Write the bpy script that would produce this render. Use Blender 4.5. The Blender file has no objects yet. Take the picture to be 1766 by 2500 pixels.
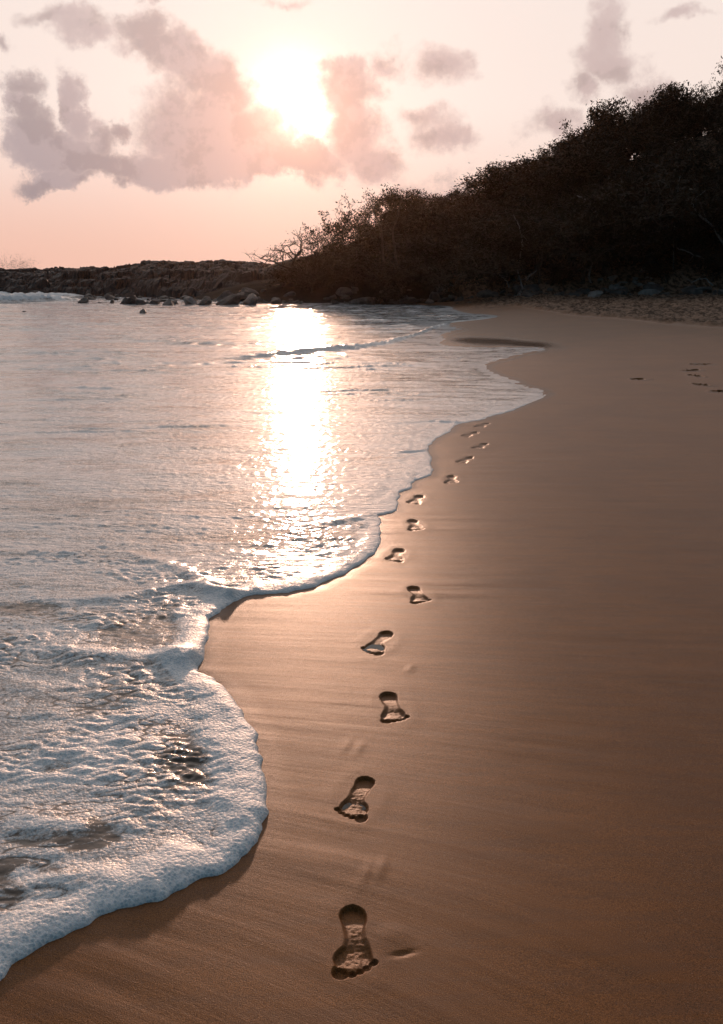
import bpy, math, random
import numpy as np
from mathutils import Vector
random.seed(7); rng = np.random.default_rng(11)
SC = bpy.context.scene
COL = SC.collection
R = math.radians
# ------------------------------------------------------------------ camera
F = 2222.0; CX, CY = 883.0, 1250.0; CAM_H = 1.5
PITCH = math.atan((1250-660)/F)
cam = bpy.data.objects.new('camera', bpy.data.cameras.new('camera')); COL.objects.link(cam)
cam.location = (0, 0, CAM_H); cam.rotation_euler = (math.pi/2-PITCH, 0, 0)
cam.data.sensor_fit = 'VERTICAL'; cam.data.sensor_height = 36.0; cam.data.lens = 36.0*F/2500
cam.data.clip_end = 8000; cam.data.clip_start = 0.05
SC.camera = cam
cp, sp_ = math.cos(PITCH), math.sin(PITCH)
def ray(px, py):
    a = (px-CX)/F; b = (CY-py)/F
    return np.array([a, cp+sp_*b, -sp_+cp*b])
def on_ground(px, py, z=0.0):
    d = ray(px, py); t = (z-CAM_H)/d[2]
    return (d[0]*t, d[1]*t)
def at_depth(px, py, Y):
    d = ray(px, py); t = Y/d[1]
    return np.array([d[0]*t, Y, CAM_H+d[2]*t])
# ------------------------------------------------------------------ sun, sky, exposure
sd = ray(719, 262); sd = sd/np.linalg.norm(sd)
SUN_EL = math.asin(sd[2]); SUN_AZ = math.atan2(sd[0], sd[1])
sun = bpy.data.objects.new('sun', bpy.data.lights.new('sun', 'SUN')); COL.objects.link(sun)
sun.data.energy = 2.1; sun.data.angle = R(2.0); sun.data.color = (1.0, 0.60, 0.41)
sun.rotation_euler = Vector(sd).to_track_quat('Z', 'Y').to_euler()
sun.location = (0, 0, 30)
SC.view_settings.view_transform = 'Standard'; SC.view_settings.look = 'None'
SC.view_settings.exposure = 0.0; SC.view_settings.gamma = 1.0
try:
    SC.cycles.max_bounces = 6; SC.cycles.diffuse_bounces = 3; SC.cycles.glossy_bounces = 3
    SC.cycles.transmission_bounces = 3; SC.cycles.transparent_max_bounces = 6
    SC.cycles.use_denoising = True
    SC.cycles.sample_clamp_indirect = 6
except Exception: pass

class NT:
    def __init__(s, tree): s.t = tree
    def n(s, kind, **kw):
        nd = s.t.nodes.new(kind)
        for k, v in kw.items():
            if k == 'ins':
                for i, x in v.items():
                    if hasattr(x, 'is_linked') or isinstance(x, bpy.types.NodeSocket): s.t.links.new(x, nd.inputs[i])
                    else: nd.inputs[i].default_value = x
            else: setattr(nd, k, v)
        return nd
    def m(s, op, a, b=0.0, c=None, clamp=False):
        ins = {0: a, 1: b}
        if c is not None: ins[2] = c
        if op in ('SINE', 'ABSOLUTE', 'SQRT', 'COSINE'): ins = {0: a}
        return s.n('ShaderNodeMath', operation=op, use_clamp=clamp, ins=ins).outputs[0]
    def vm(s, op, a, b=None, c=None):
        ins = {0: a}
        if b is not None: ins[1] = b
        if c is not None: ins[2] = c
        nd = s.n('ShaderNodeVectorMath', operation=op, ins=ins)
        return nd.outputs['Value'] if op in ('LENGTH', 'DOT_PRODUCT', 'DISTANCE') else nd.outputs[0]
    def mr(s, v, a, b, c=0.0, d=1.0, smooth=True):
        return s.n('ShaderNodeMapRange', interpolation_type='SMOOTHSTEP' if smooth else 'LINEAR',
                   ins={0: v, 1: a, 2: b, 3: c, 4: d}).outputs[0]
    def mix(s, f, a, b, mode='MIX'):
        nd = s.n('ShaderNodeMix', data_type='RGBA', blend_type=mode)
        for i, x in ((0, f), (6, a), (7, b)):
            if isinstance(x, bpy.types.NodeSocket): s.t.links.new(x, nd.inputs[i])
            else: nd.inputs[i].default_value = x if i == 0 else (*x, 1)
        return nd.outputs[2]
    def mix_f(s, f, a, b): return s.m('ADD', s.m('MULTIPLY', a, s.m('SUBTRACT', 1.0, f)), s.m('MULTIPLY', f, b))
    def noise(s, vec, scale, detail=3.0, rough=0.5, dist=0.0):
        return s.n('ShaderNodeTexNoise', ins={'Vector': vec, 'Scale': scale, 'Detail': detail, 'Roughness': rough, 'Distortion': dist}).outputs[0]

def build_world():
    w = bpy.data.worlds.new('World'); SC.world = w; w.use_nodes = True
    t = w.node_tree; t.nodes.clear(); N = NT(t)
    d = N.n('ShaderNodeTexCoord').outputs['Generated']
    sky = N.n('ShaderNodeTexSky', sky_type='NISHITA')
    sky.sun_disc = False; sky.sun_elevation = SUN_EL; sky.sun_rotation = SUN_AZ
    sky.air_density = 1.2; sky.dust_density = 1.5
    sep = N.n('ShaderNodeSeparateXYZ', ins={0: d})
    x, y, z = sep.outputs
    yy = N.m('MAXIMUM', y, 0.05)
    u = N.m('DIVIDE', x, yy); v = N.m('DIVIDE', z, yy)
    uv = N.n('ShaderNodeCombineXYZ', ins={0: u, 1: v, 2: 0.0}).outputs[0]
    cs = N.vm('DOT_PRODUCT', d, tuple(sd))
    csp = N.m('MAXIMUM', cs, 0.0)
    # clear air colour
    low = N.mr(z, 0.0, 0.17)
    front = N.mix(low, (0.89, 0.54, 0.43), (0.95, 0.80, 0.73))
    front = N.mix(N.mr(z, 0.17, 0.5), front, (0.88, 0.83, 0.80))
    front = N.mix(N.mr(z, 0.46, 0.80), front, (0.95, 0.84, 0.80))
    back = N.mix(1.0, (0.012, 0.021, 0.030), sky.outputs[0], 'MULTIPLY')
    back = N.mix(1.0, back, (0.050, 0.080, 0.098), 'ADD')
    base = N.mix(N.mr(cs, 0.25, 0.86), back, front)
    # warped coordinates for cloud outlines
    w1 = N.n('ShaderNodeTexNoise', ins={'Vector': uv, 'Scale': 7.0, 'Detail': 7.0, 'Roughness': 0.62})
    off = N.vm('SUBTRACT', w1.outputs['Color'], (0.5, 0.5, 0.5))
    q = N.vm('MULTIPLY_ADD', off, (0.13, 0.10, 0.0), uv)
    w2 = N.n('ShaderNodeTexNoise', ins={'Vector': uv, 'Scale': 24.0, 'Detail': 6.0, 'Roughness': 0.65})
    q = N.vm('MULTIPLY_ADD', N.vm('SUBTRACT', w2.outputs['Color'], (0.5, 0.5, 0.5)), (0.030, 0.026, 0.0), q)
    Z = 1/1.3517
    blobs = [(470,110,80,60,1),(510,170,95,60,1),(580,230,90,60,1),(650,280,100,70,1),(720,350,110,90,1.1),(620,430,150,90,1.1),(560,360,90,70,.7),(800,450,140,90,1.1),
      (700,540,260,52,1.3),(860,500,110,80,1.1),(940,545,180,45,1.2),(1050,530,90,60,1.1),(1155,235,85,65,1.1),(1150,300,90,80,1.1),(1130,380,80,80,1.1),(1160,460,100,80,1.1),(1225,540,100,58,1),(1230,300,50,60,.6),
      (35,385,55,55,1),(90,440,90,60,1.2),(180,500,130,48,1.3),(300,535,140,46,1.3),(420,550,150,44,1.3),(540,560,150,40,1.2),(60,310,75,48,.75),(245,370,45,85,.95),(180,590,125,30,1.15),(400,430,42,40,.95),(330,470,60,50,.7),
      (250,80,110,42,.55),(320,120,80,36,.55),(1435,205,80,62,.75),(1290,190,60,40,.55),(1470,470,90,50,.7),(1400,400,90,40,.5),(1440,610,120,40,.55),(40,170,40,25,.5),
      (1500/Z,50/Z,75,95,.65),(1490/Z,150/Z,110,65,.65),(1430/Z,210/Z,60,50,.6),(1560/Z,225/Z,90,50,.65),(1690/Z,40/Z,90,25,.45),(1340/Z,315/Z,75,45,.45),(500,10,40,14,.4),(930,0,60,18,.4)]
    acc = None
    for (bx, by, rx, ry, wt) in blobs:
        c = ray(bx*Z, by*Z); u0, v0 = c[0]/c[1], c[2]/c[1]
        e1 = ray(bx*Z+rx*Z, by*Z); e2 = ray(bx*Z, by*Z-ry*Z)
        au = abs(e1[0]/e1[1]-u0)*1.5; av = abs(e2[2]/e2[1]-v0)*1.5
        p = N.vm('MULTIPLY_ADD', q, (1/au, 1/av, 0), (-u0/au, -v0/av, 0))
        l = N.vm('LENGTH', p)
        f = N.m('MULTIPLY_ADD', l, -wt, wt)
        acc = f if acc is None else N.m('SMOOTH_MAX', acc, f, 0.12)
    n1 = N.noise(uv, 15.0, 8.0, 0.62)
    fld = N.m('MULTIPLY_ADD', N.m('SUBTRACT', n1, 0.5), 1.35, acc)
    dens = N.mr(fld, -0.05, 0.38)
    dens = N.m('MULTIPLY', dens, N.mr(y, 0.1, 0.3))
    # background mottled veil elsewhere in the sky
    veil = N.mr(N.noise(d, 2.2, 5.0, 0.6), 0.5, 0.75)
    base = N.mix(N.m('MULTIPLY', veil, N.m('MULTIPLY', N.mr(z, 0.45, 0.7), 0.5)), base, (0.5, 0.46, 0.48))
    # cloud colour: grey-rose, warmer near the sun; thin edges light up
    g1 = N.m('POWER', csp, 60.0); g2 = N.m('POWER', csp, 1500.0)
    cc = N.mix(N.mr(u, -0.42, -0.12), (0.39, 0.32, 0.335), (0.50, 0.375, 0.36))
    cc = N.mix(N.mr(v, 0.07, 0.33), cc, (0.62, 0.49, 0.465))
    n2 = N.noise(N.vm('ADD', uv, (0.004, 0.012, 0)), 26.0, 5.0, 0.6)
    shd = N.mr(N.m('SUBTRACT', n1, n2), -0.07, 0.07, 0.91, 1.08)
    cc = N.vm('MULTIPLY', cc, N.n('ShaderNodeCombineXYZ', ins={0: shd, 1: shd, 2: shd}).outputs[0])
    thick = N.m('MULTIPLY', dens, N.mr(fld, 0.0, 0.7, 0.75, 0.97))
    glow = N.vm('ADD', N.vm('SCALE', (0.30, 0.22, 0.17)), (0, 0, 0))
    gl = N.n('ShaderNodeVectorMath', operation='SCALE', ins={0: (0.12, 0.10, 0.08), 3: g1}).outputs[0]
    gl2 = N.n('ShaderNodeVectorMath', operation='SCALE', ins={0: (1.5, 1.25, 1.0), 3: g2}).outputs[0]
    clear = N.vm('ADD', N.vm('ADD', base, gl), gl2)
    glc = N.n('ShaderNodeVectorMath', operation='SCALE', ins={0: (0.10, 0.06, 0.045), 3: g1}).outputs[0]
    glc2 = N.n('ShaderNodeVectorMath', operation='SCALE', ins={0: (0.30, 0.20, 0.14), 3: g2}).outputs[0]
    rim = N.m('MULTIPLY', N.m('POWER', csp, 90.0), N.m('MULTIPLY', N.mr(fld, 0.6, 0.1), 0.45))
    rimc = N.n('ShaderNodeVectorMath', operation='SCALE', ins={0: (1.0, 0.78, 0.60), 3: rim}).outputs[0]
    cloud = N.vm('ADD', N.vm('ADD', N.vm('ADD', cc, glc), glc2), rimc)
    col = N.mix(thick, clear, cloud)
    bg = N.n('ShaderNodeBackground', ins={0: col, 1: 1.0})
    out = N.n('ShaderNodeOutputWorld'); t.links.new(bg.outputs[0], out.inputs[0])
    t.nodes.remove(glow.node)
    w.cycles.sampling_method = 'MANUAL'; w.cycles.sample_map_resolution = 1024
build_world()

# ------------------------------------------------------------------ numpy noise
def _h(ix, iy, s):
    h = (ix.astype(np.int64)*374761393 + iy.astype(np.int64)*668265263 + s*1442695041) & 0xffffffff
    h = ((h ^ (h >> 13))*1274126177) & 0xffffffff
    return ((h ^ (h >> 16)) & 0xffff).astype(np.float32)/65535.0
def perlin(x, y, s=0):
    ix = np.floor(x); iy = np.floor(y); fx = (x-ix).astype(np.float32); fy = (y-iy).astype(np.float32)
    def g(a, b):
        an = _h(ix+a, iy+b, s)*6.2831853
        return np.cos(an)*(fx-a)+np.sin(an)*(fy-b)
    ux = fx*fx*fx*(fx*(fx*6-15)+10); uy = fy*fy*fy*(fy*(fy*6-15)+10)
    a = g(0, 0); b = g(1, 0); c = g(0, 1); d = g(1, 1)
    return (a+(b-a)*ux+(c-a)*uy+(a-b-c+d)*ux*uy)*1.5
def fbm(x, y, s=0, o=4, g=0.5):
    r = 0; a = 1; t = 0
    for i in range(o):
        r = r+a*perlin(x*2**i, y*2**i, s+17*i); t += a; a *= g
    return r/t
def cells(x, y, s=0):
    ix = np.floor(x); iy = np.floor(y); best = np.full(x.shape, 9.0, np.float32); sec = best.copy(); idv = np.zeros(x.shape, np.float32)
    for a in (-1, 0, 1):
        for b in (-1, 0, 1):
            cx = ix+a; cy = iy+b
            dx = cx+_h(cx, cy, s)-x; dy = cy+_h(cx, cy, s+5)-y
            d = np.sqrt(dx*dx+dy*dy); m = d < best
            sec = np.where(m, best, np.minimum(sec, d)); best = np.where(m, d, best); idv = np.where(m, _h(cx, cy, s+9), idv)
    return best, sec-best, idv
def sst(x, a, b):
    t = np.clip((x-a)/(b-a), 0, 1); return t*t*(3-2*t)

# ------------------------------------------------------------------ mesh helpers
def new_mesh(name, V, Fc, mats=(), smooth=True):
    """V (n,3); Fc (m,k) int array or list of such"""
    me = bpy.data.meshes.new(name)
    if not isinstance(Fc, (list, tuple)): Fc = [Fc]
    Fc = [np.asarray(f, np.int32) for f in Fc if len(f)]
    V = np.asarray(V, np.float32)
    me.vertices.add(len(V)); me.vertices.foreach_set('co', V.ravel())
    loops = np.concatenate([f.ravel() for f in Fc]); tot = np.concatenate([np.full(len(f), f.shape[1]) for f in Fc])
    me.loops.add(len(loops)); me.loops.foreach_set('vertex_index', loops)
    me.polygons.add(len(tot)); st = np.concatenate([[0], np.cumsum(tot)[:-1]])
    me.polygons.foreach_set('loop_start', st.astype(np.int32)); me.polygons.foreach_set('loop_total', tot.astype(np.int32))
    me.polygons.foreach_set('use_smooth', np.full(len(tot), smooth))
    me.update(calc_edges=True); me.validate()
    for m in mats: me.materials.append(m)
    return me
def link(name, data, label=None, cat=None, group=None, kind=None, parent=None, loc=None):
    o = bpy.data.objects.new(name, data); COL.objects.link(o)
    if label: o['label'] = label
    if cat: o['category'] = cat
    if group: o['group'] = group
    if kind: o['kind'] = kind
    if parent: o.parent = parent
    if loc is not None: o.location = loc
    return o
def set_attr(me, name, arr):
    a = me.attributes.new(name, 'FLOAT', 'POINT'); a.data.foreach_set('value', np.asarray(arr, np.float32).ravel())
def grid_faces(nr, nc):
    i = np.arange(nr*nc).reshape(nr, nc)
    return np.stack([i[:-1, :-1], i[:-1, 1:], i[1:, 1:], i[1:, :-1]], -1).reshape(-1, 4)

def material(name):
    m = bpy.data.materials.new(name); m.use_nodes = True; t = m.node_tree; t.nodes.clear()
    N = NT(t); b = N.n('ShaderNodeBsdfPrincipled'); o = N.n('ShaderNodeOutputMaterial'); t.links.new(b.outputs[0], o.inputs[0])
    return m, N, b
def setin(N, b, **kw):
    for k, v in kw.items():
        k = k.replace('_', ' ')
        if isinstance(v, bpy.types.NodeSocket): N.t.links.new(v, b.inputs[k])
        else: b.inputs[k].default_value = (*v, 1) if isinstance(v, tuple) and len(v) == 3 and 'Color' in k or k == 'Specular Tint' else v

# ------------------------------------------------------------------ materials
def mat_sand():
    m, N, b = material('wet_sand')
    P = N.n('ShaderNodeNewGeometry').outputs['Position']
    wet = N.n('ShaderNodeAttribute', attribute_name='wet').outputs['Fac']
    film = N.n('ShaderNodeAttribute', attribute_name='film').outputs['Fac']
    g1 = N.noise(P, 330.0, 2.0, 0.7); g2 = N.noise(P, 560.0, 2.0, 0.8); big = N.noise(P, 1.3, 5.0, 0.6)
    st = N.noise(N.vm('MULTIPLY', P, (1.2, 9.0, 1.0)), 3.0, 5.0, 0.6, 0.4)
    c = N.mix(N.mr(N.m('ADD', N.m('MULTIPLY', g1, 0.45), N.m('MULTIPLY', g2, 0.55)), 0.36, 0.64), (0.072, 0.0265, 0.0065), (0.345, 0.135, 0.038))
    c = N.mix(N.mr(big, 0.35, 0.65), c, N.mix(1.0, c, (0.82, 0.80, 0.80), 'MULTIPLY'))
    c = N.mix(N.mr(st, 0.35, 0.7, 0.0, 0.35), c, (0.10, 0.055, 0.038))
    clod = N.noise(N.vm('MULTIPLY', P, (3.0, 1.4, 1.0)), 2.0, 5.0, 0.7)
    dry = N.mix(N.mr(clod, 0.42, 0.58), (0.05, 0.028, 0.016), (0.27, 0.17, 0.115))
    c = N.mix(wet, dry, c)
    spark = N.mr(N.noise(P, 1400.0, 0.0, 0.5), 0.80, 0.84)  # glints on the grains, painted into the colour as pale specks
    c = N.mix(spark, c, (0.8, 0.7, 0.6))
    c = N.mix(N.m('MULTIPLY', film, 0.7), c, (0.05, 0.032, 0.024))
    rough = N.mr(wet, 0.0, 1.0, 0.85, 0.42, False)
    rough = N.m('MULTIPLY', rough, N.mr(film, 0.0, 1.0, 1.0, 0.22, False))
    # streaks left by the backwash, curving away from the camera's left
    sx = N.n('ShaderNodeSeparateXYZ', ins={0: P})
    fan = N.m('MULTIPLY', N.m('POWER', 2.718, N.m('MULTIPLY_ADD', sx.outputs[1], -0.9, 1.62)), 0.5)
    qy = N.m('MULTIPLY_ADD', sx.outputs[0], fan, sx.outputs[1])
    qv = N.n('ShaderNodeCombineXYZ', ins={0: N.m('MULTIPLY', sx.outputs[0], 1.1), 1: N.m('MULTIPLY', qy, 14.0), 2: 0.0}).outputs[0]
    ln = N.noise(qv, 2.6, 4.0, 0.6, 0.2)
    hgt = N.m('ADD', N.m('MULTIPLY', g1, 0.0009), N.m('ADD', N.m('MULTIPLY', g2, 0.0006), N.m('MULTIPLY', ln, 0.0011)))
    hgt = N.m('ADD', hgt, N.m('MULTIPLY', N.m('MULTIPLY', N.noise(P, 22.0, 5.0, 0.65), N.m('SUBTRACT', 1.0, wet)), 0.03))
    bst = N.mr(film, 0.0, 1.0, 0.8, 0.03, False)
    bp = N.n('ShaderNodeBump', ins={'Strength': bst, 'Distance': 1.0, 'Height': hgt})
    setin(N, b, Base_Color=c, Roughness=rough, IOR=1.36, Normal=bp.outputs[0])
    b.inputs['Specular IOR Level'].default_value = 0.26
    b.inputs['Specular Tint'].default_value = (1.0, 0.66, 0.50, 1)
    return m
def mat_foam():
    m, N, b = material('sea_water_and_foam')
    P = N.n('ShaderNodeNewGeometry').outputs['Position']
    fo = N.n('ShaderNodeAttribute', attribute_name='foam').outputs['Fac']
    far = N.n('ShaderNodeAttribute', attribute_name='far').outputs['Fac']
    n = N.noise(P, 70.0, 4.0, 0.7)
    v1 = N.n('ShaderNodeTexVoronoi', feature='F1', ins={'Vector': P, 'Scale': 100.0, 'Randomness': 1.0}).outputs['Distance']
    v2 = N.n('ShaderNodeTexVoronoi', feature='F1', ins={'Vector': P, 'Scale': 330.0, 'Randomness': 1.0}).outputs['Distance']
    f = N.m('ADD', fo, N.m('MULTIPLY', N.m('SUBTRACT', n, 0.5), 0.9))
    f = N.m('SUBTRACT', f, N.m('MULTIPLY', N.mr(v1, 0.25, 0.75), 0.10))
    f = N.mr(f, 0.25, 0.75)
    fc = N.mix(N.m('MULTIPLY', N.mr(v1, 0.55, 0.2), N.m('SUBTRACT', 1.0, far)), N.mix(N.mr(v2, 0.1, 0.8), (0.96, 0.92, 0.90), (0.78, 0.79, 0.80)), (0.50, 0.58, 0.63))
    wc = N.mix(far, (0.10, 0.072, 0.055), (0.055, 0.05, 0.045))
    c = N.mix(f, wc, fc)
    rough = N.mix_f(far, N.mr(f, 0.0, 1.0, 0.12, 0.60, False), 0.14)
    b1 = N.m('MULTIPLY', N.m('SUBTRACT', 0.5, N.m('MULTIPLY', v1, v1)), 0.0030)
    b2 = N.m('MULTIPLY', N.m('SUBTRACT', 0.5, N.m('MULTIPLY', v2, v2)), 0.0010)
    hb0 = N.m('MULTIPLY', N.m('ADD', b1, b2), f); hb = N.m('MULTIPLY', hb0, N.m('MULTIPLY_ADD', far, -0.97, 1.0))
    rip = N.m('MULTIPLY', N.noise(N.vm('MULTIPLY', P, (0.9, 1.8, 1.0)), 12.0, 4.0, 0.55), N.m('MULTIPLY_ADD', far, 0.0006, 0.0030))
    bp = N.n('ShaderNodeBump', ins={'Strength': 0.85, 'Distance': 1.0, 'Height': N.m('ADD', hb, rip)})
    setin(N, b, Base_Color=c, Roughness=rough, IOR=1.34, Normal=bp.outputs[0])
    b.inputs['Specular IOR Level'].default_value = 0.10
    foamy = N.noise(N.vm('MULTIPLY', P, (1.0, 2.2, 1.0)), 9.0, 6.0, 0.68)
    bpd = N.n('ShaderNodeBump', ins={'Strength': 0.9, 'Distance': 1.0, 'Height': N.m('ADD', hb0, N.m('MULTIPLY', foamy, N.m('MULTIPLY_ADD', far, 0.045, 0.002)))})
    N.t.links.new(bpd.outputs[0], b.inputs['Normal']); b.inputs['Roughness'].default_value = 0.45
    for l in list(b.inputs['Roughness'].links): N.t.links.remove(l)
    gloss = N.n('ShaderNodeBsdfGlossy', distribution='BECKMANN', ins={'Color': (0.80, 0.78, 0.77, 1), 'Roughness': rough, 'Normal': bp.outputs[0]})
    fr = N.n('ShaderNodeFresnel', ins={'IOR': 1.43, 'Normal': bp.outputs[0]}).outputs[0]
    fr = N.m('MULTIPLY', fr, N.m('MULTIPLY_ADD', f, -0.45, 1.0))
    mx = N.n('ShaderNodeMixShader', ins={0: fr, 1: b.outputs[0], 2: gloss.outputs[0]})
    o = [x for x in N.t.nodes if x.type == 'OUTPUT_MATERIAL'][0]; N.t.links.new(mx.outputs[0], o.inputs[0])
    setin(N, b, Subsurface_Weight=N.m('MULTIPLY', f, N.m('MULTIPLY_ADD', far, -0.55, 0.55))); b.inputs['Subsurface Radius'].default_value = (1.0, 0.85, 0.75); b.inputs['Subsurface Scale'].default_value = 0.018
    return m
def mat_rock(name, a, c2):
    m, N, b = material(name)
    P = N.n('ShaderNodeNewGeometry').outputs['Position']; oi = N.n('ShaderNodeObjectInfo').outputs['Random']
    n = N.noise(P, 3.0, 7.0, 0.65)
    c = N.mix(N.mr(n, 0.3, 0.7), a, c2)
    c = N.mix(N.mr(oi, 0.0, 1.0, 0.0, 0.5, False), c, N.mix(1.0, c, (0.6, 0.6, 0.62), 'MULTIPLY'))
    bp = N.n('ShaderNodeBump', ins={'Strength': 0.8, 'Distance': 0.12, 'Height': N.noise(P, 5.0, 8.0, 0.7)})
    setin(N, b, Base_Color=c, Roughness=0.62, Normal=bp.outputs[0]); return m
def mat_simple(name, a, c2, rough=0.8, scale=8.0, spec=0.3):
    m, N, b = material(name)
    P = N.n('ShaderNodeNewGeometry').outputs['Position']
    c = N.mix(N.mr(N.noise(P, scale, 5.0, 0.65), 0.3, 0.7), a, c2)
    setin(N, b, Base_Color=c, Roughness=rough); b.inputs['Specular IOR Level'].default_value = spec; return m
def mat_leaf():
    m, N, b = material('leaves')
    P = N.n('ShaderNodeNewGeometry').outputs['Position']; oi = N.n('ShaderNodeObjectInfo').outputs['Random']
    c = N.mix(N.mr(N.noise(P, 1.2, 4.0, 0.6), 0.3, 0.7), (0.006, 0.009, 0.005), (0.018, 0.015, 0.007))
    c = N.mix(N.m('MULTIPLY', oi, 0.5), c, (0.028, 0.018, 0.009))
    setin(N, b, Base_Color=c, Roughness=0.6)
    b.inputs['Specular IOR Level'].default_value = 0.12
    tr = N.n('ShaderNodeBsdfTranslucent', ins={0: N.mix(1.0, c, (1.2, 1.0, 0.6), 'MULTIPLY')})
    mx = N.n('ShaderNodeMixShader', ins={0: 0.12, 1: b.outputs[0], 2: tr.outputs[0]})
    o = [x for x in N.t.nodes if x.type == 'OUTPUT_MATERIAL'][0]; N.t.links.new(mx.outputs[0], o.inputs[0])
    return m
M_SAND = mat_sand(); M_WATER = mat_foam()
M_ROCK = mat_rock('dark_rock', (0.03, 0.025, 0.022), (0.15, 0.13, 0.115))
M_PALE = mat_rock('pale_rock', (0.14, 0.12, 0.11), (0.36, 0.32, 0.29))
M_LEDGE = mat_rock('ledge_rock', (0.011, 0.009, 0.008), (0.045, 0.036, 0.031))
M_SOIL = mat_simple('soil', (0.010, 0.008, 0.006), (0.03, 0.024, 0.016), 0.9, 2.5, 0.08)
M_BARK = mat_simple('bark', (0.03, 0.023, 0.018), (0.085, 0.066, 0.052), 0.85, 12)
M_DEAD = mat_simple('bleached_wood', (0.06, 0.058, 0.056), (0.24, 0.235, 0.23), 0.75, 14)
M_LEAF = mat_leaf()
m, N_, b_ = material('spray_water'); setin(N_, b_, Base_Color=(0.3, 0.28, 0.27), Roughness=0.3); M_SPRAY = m
m, N_, b_ = material('puddle_water'); setin(N_, b_, Base_Color=(0.05, 0.042, 0.038), Roughness=0.04, IOR=1.33); M_PUD = m

# ------------------------------------------------------------------ the shore line
EDGE = [(-420,2560),(-200,2520),(-80,2462),(0,2406),(14,2377),(38,2351),(72,2334),(120,2306),(168,2279),(216,2250),(254,2231),(307,2219),(359,2210),(398,2198),(431,2176),
(460,2159),(508,2147),(546,2135),(575,2119),(604,2085),(632,2042),(652,1994),(659,1961),(649,1917),(640,1879),(637,1850),(630,1834),(637,1822),(628,1798),(608,1755),
(575,1707),(527,1661),(503,1647),(479,1639),(481,1625),(501,1604),(505,1568),(503,1539),(510,1508),(537,1496),(551,1479),(575,1465),(613,1453),(656,1453),(700,1447),
(758,1440),(801,1421),(857,1390),(888,1372),(912,1353),(930,1323),(932,1304),(925,1296),(930,1283),(936,1275),(932,1265),(922,1258),(942,1255),(976,1243),(970,1236),
(967,1226),(976,1212),(971,1201),(998,1195),(1009,1185),(1004,1178),(1026,1171),(1046,1164),(1063,1151),(1052,1136),(1046,1119),(1051,1099),(1046,1082),(1065,1071),
(1094,1057),(1114,1047),(1107,1036),(1140,1033),(1171,1027),(1186,1020),(1200,1016),(1240,1008),(1269,993),(1319,977),(1344,968),(1346,956),(1319,949),(1290,944),
(1261,925),(1225,916),(1200,908),(1190,895),(1218,887),(1258,880),(1265,872),(1319,867),(1339,858),(1330,852),(1290,849),(1175,847),(1066,843),(1101,831),(1092,818),
(1144,810),(1140,806),(1107,796),(1077,790),(1162,785),(1225,778),(1210,773),(1144,770),(1125,764),(1112,757),(1105,750)]
E = np.array([on_ground(*p) for p in EDGE])
def catmull(P, k=6):
    out = []
    for i in range(len(P)-1):
        p0 = P[max(i-1, 0)]; p1 = P[i]; p2 = P[i+1]; p3 = P[min(i+2, len(P)-1)]
        for j in range(k):
            t = j/k
            out.append(0.5*((2*p1)+(-p0+p2)*t+(2*p0-5*p1+4*p2-p3)*t*t+(-p0+3*p1-3*p2+p3)*t**3))
    out.append(P[-1]); return np.array(out)
# mild centripetal behaviour: resample the trace evenly enough first
def densify(P, rel=0.035):
    out = [P[0]]
    for a, b in zip(P[:-1], P[1:]):
        n = max(1, int(np.linalg.norm(b-a)/(rel*max(1.0, a[1]))))
        for j in range(1, n+1): out.append(a+(b-a)*j/n)
    return np.array(out)
ED = densify(E)
for _ in range(1):
    ED[1:-1] = ED[1:-1]*0.6+(ED[:-2]+ED[2:])*0.2
ED = catmull(ED, 3)
arc = np.concatenate([[0], np.cumsum(np.linalg.norm(np.diff(ED, axis=0), axis=1))])
nrm = np.gradient(ED, axis=0); nrm = np.stack([nrm[:, 1], -nrm[:, 0]], 1); nrm /= np.linalg.norm(nrm, axis=1)[:, None]+1e-9
sc = 0.35*fbm(arc/0.16, arc*0+3.3, 5, 3)-0.55*(np.abs(perlin(arc/0.22, arc*0+5.7, 8))-0.3)*(ED[:, 1] > 2.8)+0.25*perlin(arc/0.05, arc*0+8.1, 6)
ED = ED+nrm*(sc*0.034*np.clip(1+ED[:, 1]*0.12, 1, 3))[:, None]
POLY = np.vstack([ED, [[6.5, 46], [6.5, 4000], [-4000, 4000], [-4000, -3], [-3, -3], [-1.6, 0.8]]])
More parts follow.
